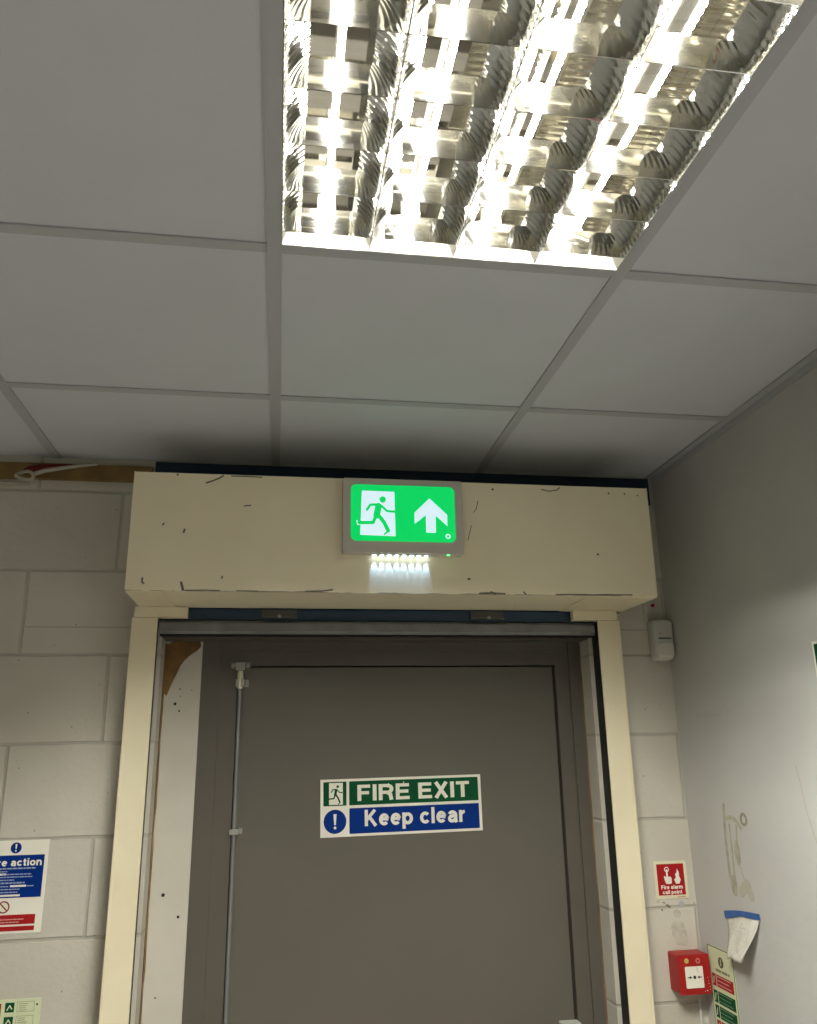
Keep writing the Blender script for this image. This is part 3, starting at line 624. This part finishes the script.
bm = bmesh.new(); tube(bm, [(1.083, -.004, -.30), (1.082, -.004, -.40), (1.0835, -.004, -.434), (1.094, -.008, -.441)], .0022, 8)
tag(obj('detector_cable', bm, m_white), 'thin cable running up from the motion detector behind the casing', 'cable')
bm = bmesh.new(); tube(bm, [(1.110, -.0005, -.395), (1.110, -.008, -.395)], .005, 10)
tag(obj('red_wall_plug', bm, m_red), 'tiny red plug in the wall above the motion detector', 'wall plug')

# ------------------------------------------------------------------ right wall: notice, paper, glue marks, green sign
nt_ = thing('luminous_notice', 'pale notice with red and green bars on the right wall beside the call point', 'safety sign', (XR - .0005, -.103, -1.400), SIDE)
bm = bmesh.new(); flat(bm, rrect(-.0625, .0625, -.112, .112, .003), 0, .0015); obj('backing_plate', bm, m_lum, nt_)
bm = bmesh.new()
for a in ((-.0625, .0625, .1095, .112), (.0600, .0625, -.112, .112), (-.0625, -.0605, -.112, .112)): flat(bm, rect(*a), .0014, .0018)
obj('edge_line', bm, mat('dark_olive_edge', (.14, .16, .09), .5), nt_)
bm = bmesh.new(); flat(bm, disc(.0, .080, .0125, 26), .0014, .0019); c_ = obj('round_symbol', bm, mat('dark_print', (.06, .07, .05), .5), nt_)
bm = bmesh.new(); stroke(bm, [(.0, .087), (.0, .074)], .003, .0018, .0022); obj('figure', bm, m_lum, c_)
lines(nt_, [(-.030, .038, .056, .006)], mat('olive_print', (.20, .22, .12), .5), .0014, .0019)
for y0, m_ in ((.020, m_signred), (-.018, m_signgreen), (-.052, m_signgreen), (-.108, m_signred)):
    h_ = .028 if y0 > -.1 else .050
    bm = bmesh.new(); flat(bm, rect(-.052, -.034, y0, y0 + h_), .0014, .0019); a_ = obj('symbol_panel', bm, m_, nt_)
    bm = bmesh.new(); stroke(bm, [(-.047, y0 + .006), (-.042, y0 + h_ - .007)], .0035, .0018, .0022); obj('figure', bm, m_lum, a_)
    bm = bmesh.new(); flat(bm, rect(-.030, .052, y0, y0 + h_), .0014, .0019); b__ = obj('bar', bm, m_, nt_)
    for r_ in range(int(h_ / .009)): lines(b__, [(-.026, .040 - .01 * (r_ % 2), y0 + .005 + .009 * r_, .0022)], m_faint2 if m_ is m_signred else mat('fine_print_on_green', (.12, .24, .14), .5), .0018, .0021)

pp = thing('taped_paper', 'crumpled paper note hung by blue tape on the right wall', 'paper note', (XR - .0008, -.238, -1.190), SIDE)
def sheet(bm, nx, ny, f, th=.0006):
    top = [[bm.verts.new(f(i / nx, j / ny)) for i in range(nx + 1)] for j in range(ny + 1)]
    for j in range(ny):
        for i in range(nx): bm.faces.new((top[j][i], top[j][i + 1], top[j + 1][i + 1], top[j + 1][i]))
CT, ST = math.cos(.128), math.sin(.128)
def tilt(x, y, z): return (x * CT - y * ST, x * ST + y * CT, z)
def pf(u, v):   # v 0 top .. 1 bottom; lifts off the wall and curls towards the bottom right
    left = -.080 + .012 * v + .003 * math.sin(v * 5); right = .080 - .046 * v ** 1.1
    x = left + (right - left) * u
    y = .002 - .098 * v + .004 * math.sin(u * 9) * v
    z = .001 + .022 * v ** 1.5 + .026 * v ** 1.4 * max(0, u - .7) / .3 + .0016 * math.sin(u * 15 + v * 9) * v
    return tilt(x, y, z)
bm = bmesh.new(); sheet(bm, 18, 16, pf); po = obj('paper_sheet', bm, m_paper, pp, smooth=True)
md = po.modifiers.new('thick', 'SOLIDIFY'); md.thickness = .0006; md.offset = 1
bm = bmesh.new()
sheet(bm, 16, 2, lambda u, v: tilt(-.084 + .166 * u, .009 + .0025 * math.sin(u * 4) - (.0155 - .004 * u + .002 * math.sin(u * 9)) * v, .0034 + .0006 * math.sin(u * 22)))
tp = obj('blue_tape_strip', bm, m_tape, pp); tp.modifiers.new('thick', 'SOLIDIFY').thickness = .0008
bm = bmesh.new(); random.seed(5)
for k in range(34):
    u, v = random.uniform(.08, .62), random.uniform(.16, .95); c = pf(u, v); l = random.uniform(.003, .009); a = random.uniform(-.5, .7)
    p0 = Vector(pf(u, v)); du = (Vector(pf(min(1, u + .02), v)) - p0).normalized(); dv = (Vector(pf(u, v + .02)) - p0).normalized(); n_ = du.cross(dv).normalized(); n_ = n_ if n_.z > 0 else -n_
    d1 = (du * math.cos(a) + dv * math.sin(a)) * l; d2 = (dv * math.cos(a) - du * math.sin(a)) * .0009; o_ = n_ * .0012
    vs = [bm.verts.new(p0 + o_), bm.verts.new(p0 + o_ + d1), bm.verts.new(p0 + o_ + d1 + d2), bm.verts.new(p0 + o_ + d2)]; bm.faces.new(vs)
hw = obj('pencil_marks', bm, mat('faded_print', (.28, .28, .30), .6), pp)

# glue left behind by something torn off; points are (distance along wall y, height)
gl = thing('glue_mark', 'tall looped smear of old glue on the right wall above the taped paper', 'glue residue', (XR - .0003, 0, 0), SIDE)
G = lambda pts: [(-y, z) for y, z in pts]
bm = bmesh.new()
stroke(bm, G([(-.208, -.940), (-.202, -.975), (-.198, -1.04), (-.199, -1.10), (-.208, -1.140)]), .011, 0, .0006)
stroke(bm, G([(-.206, -.972), (-.24, -.966), (-.262, -.973), (-.277, -.988)]), .010, 0, .0006)
stroke(bm, G([(-.225, -.985), (-.224, -1.05), (-.221, -1.115)]), .006, 0, .0006)
flat(bm, [(-p[0], p[1]) for p in [(-.238, -1.022), (-.250, -1.018), (-.262, -1.035), (-.260, -1.068), (-.246, -1.078), (-.234, -1.055)][::-1]], 0, .0006)
flat(bm, [(-p[0], p[1]) for p in [(-.203, -1.105), (-.222, -1.100), (-.229, -1.120), (-.224, -1.148), (-.208, -1.150)][::-1]], 0, .0006)
obj('smear', bm, m_residue, gl)
bm = bmesh.new(); stroke(bm, G([(-.258, -.985), (-.252, -1.022)]), .007, 0, .0005); obj('strand', bm, m_residue, gl)
bm = bmesh.new(); stroke(bm, G([(-.252, -1.07), (-.267, -1.110)]), .006, 0, .0005)
for c, r_ in (((.246, -1.135), .013), ((.277, -1.118), .016), ((.288, -1.138), .013), ((.262, -1.124), .014)): flat(bm, disc(c[0], c[1], r_, 22), 0, .0005)
obj('blob', bm, mat('pale_glue', (.43, .415, .34), .6), gl)
bm = bmesh.new(); ring(bm, .296, -.968, .009, .0155, 0, .0006, 24); obj('ring_smear', bm, mat('dark_glue', (.26, .24, .17), .6), gl)
g2 = thing('adhesive_patch', 'faint grey adhesive patch on the block wall above the red call point box', 'glue residue', (0, -.0003, 0), FRONT)
bm = bmesh.new()
flat(bm, disc(1.092, -1.222, .011, 20), 0, .0005); flat(bm, [(1.074, -1.245), (1.082, -1.238), (1.103, -1.240), (1.110, -1.252), (1.116, -1.280), (1.112, -1.300), (1.085, -1.296), (1.073, -1.275)], .0, .0005)
obj('patch', bm, mat('dull_patch', (.47, .445, .37), .7, var=.2, vscale=40), g2)
mk = thing('wall_marks', 'dark smudge and pale disc on the block wall just under the red alarm sign', 'wall mark', (0, -.0003, 0), FRONT)
bm = bmesh.new(); stroke(bm, [(1.066, -1.200), (1.073, -1.204)], .006, 0, .0006); stroke(bm, [(1.050, -1.211), (1.052, -1.211)], .004, 0, .0006); stroke(bm, [(1.056, -1.193), (1.060, -1.194)], .003, 0, .0006); obj('smudge', bm, mat('smudge', (.2, .17, .12), .8), mk)
bm = bmesh.new(); flat(bm, disc(1.108, -1.198, .008, 18), 0, .0006); obj('pale_disc', bm, mat('grey_disc', (.40, .41, .42), .6), mk)

gs = thing('green_wall_sign', 'green sign with white border cut off at the right edge of the photo', 'safety sign', (XR - .0005, -.817, -.637), SIDE)
bm = bmesh.new(); flat(bm, rect(-.15, .15, -.05, .05), 0, .003); obj('backing_plate', bm, m_signwhite, gs)
bm = bmesh.new(); flat(bm, rect(-.1435, .1435, -.0435, .0435), .0028, .0036); obj('green_panel', bm, m_signgreen, gs)

# crack and scuffs drawn on the right wall
for nm, pts, wd in (('hairline_crack', [(-.54, -.84), (-.55, -.88), (-.556, -.93), (-.575, -.99), (-.60, -1.05)], .0016),):
    bm = bmesh.new(); stroke(bm, [(-y, z) for y, z in pts], wd, .0002, .0005)
    o = tag(obj(nm, bm, mat('crack_line', (.36, .34, .29), .8)), 'fine hairline crack running down the right wall above the paper', 'wall crack'); o.rotation_euler = SIDE; o.location = (XR, 0, 0)

# ------------------------------------------------------------------ batten and cables at the ceiling, left of the casing
bm = bmesh.new(); box(bm, XL + .001, HX0 - .003, -.018, -.0005, -.064, -.020)
bt_ = tag(obj('timber_batten', bm, m_wood, bevel=.002), 'yellow-brown timber batten fixed along the top of the left block wall', 'batten')
bm = bmesh.new(); tube(bm, [(-.672, -.030, -.050), (-.655, -.030, -.044), (-.63, -.030, -.040), (-.60, -.029, -.036), (-.575, -.028, -.032), (-.55, -.026, -.028)], [.006, .010, .011, .009, .007, .005], 12)
tag(obj('dark_red_cable', bm, m_darkred, smooth=True), 'short dark red cable bundle lying along the timber batten', 'cable')
wc = thing('white_cable', 'loose white cable end with a crushed loop in front of the timber batten', 'cable')
bm = bmesh.new(); tube(bm, [(-.485, -.030, -.022), (-.53, -.046, -.035), (-.57, -.054, -.046), (-.61, -.058, -.056), (-.635, -.056, -.064)], [.0045, .005, .0055, .006, .006], 10); obj('cable_run', bm, m_cable, wc, smooth=True)
bm = bmesh.new()
tube(bm, [(-.66 + .022 * math.cos(a), -.056 - .006 * math.sin(a * 2), -.070 + .011 * math.sin(a)) for a in [2 * PI * k / 18 for k in range(30)]], .0045, 8)
obj('cable_loop', bm, m_cable, wc, smooth=True)
bm = bmesh.new(); tube(bm, [(XL + .002, -.012, -.083), (-1.5, -.012, -.080), (-.66, -.012, -.078)], .0045, 8)
tag(obj('surface_cable', bm, m_cable, smooth=True), 'thin white cable clipped just under the timber batten', 'cable')

# ------------------------------------------------------------------ lift everything from ceiling-relative heights to floor = 0
for o in COL.objects:
    if o.parent is None and o.name != cam.name: o.location.z += CEIL
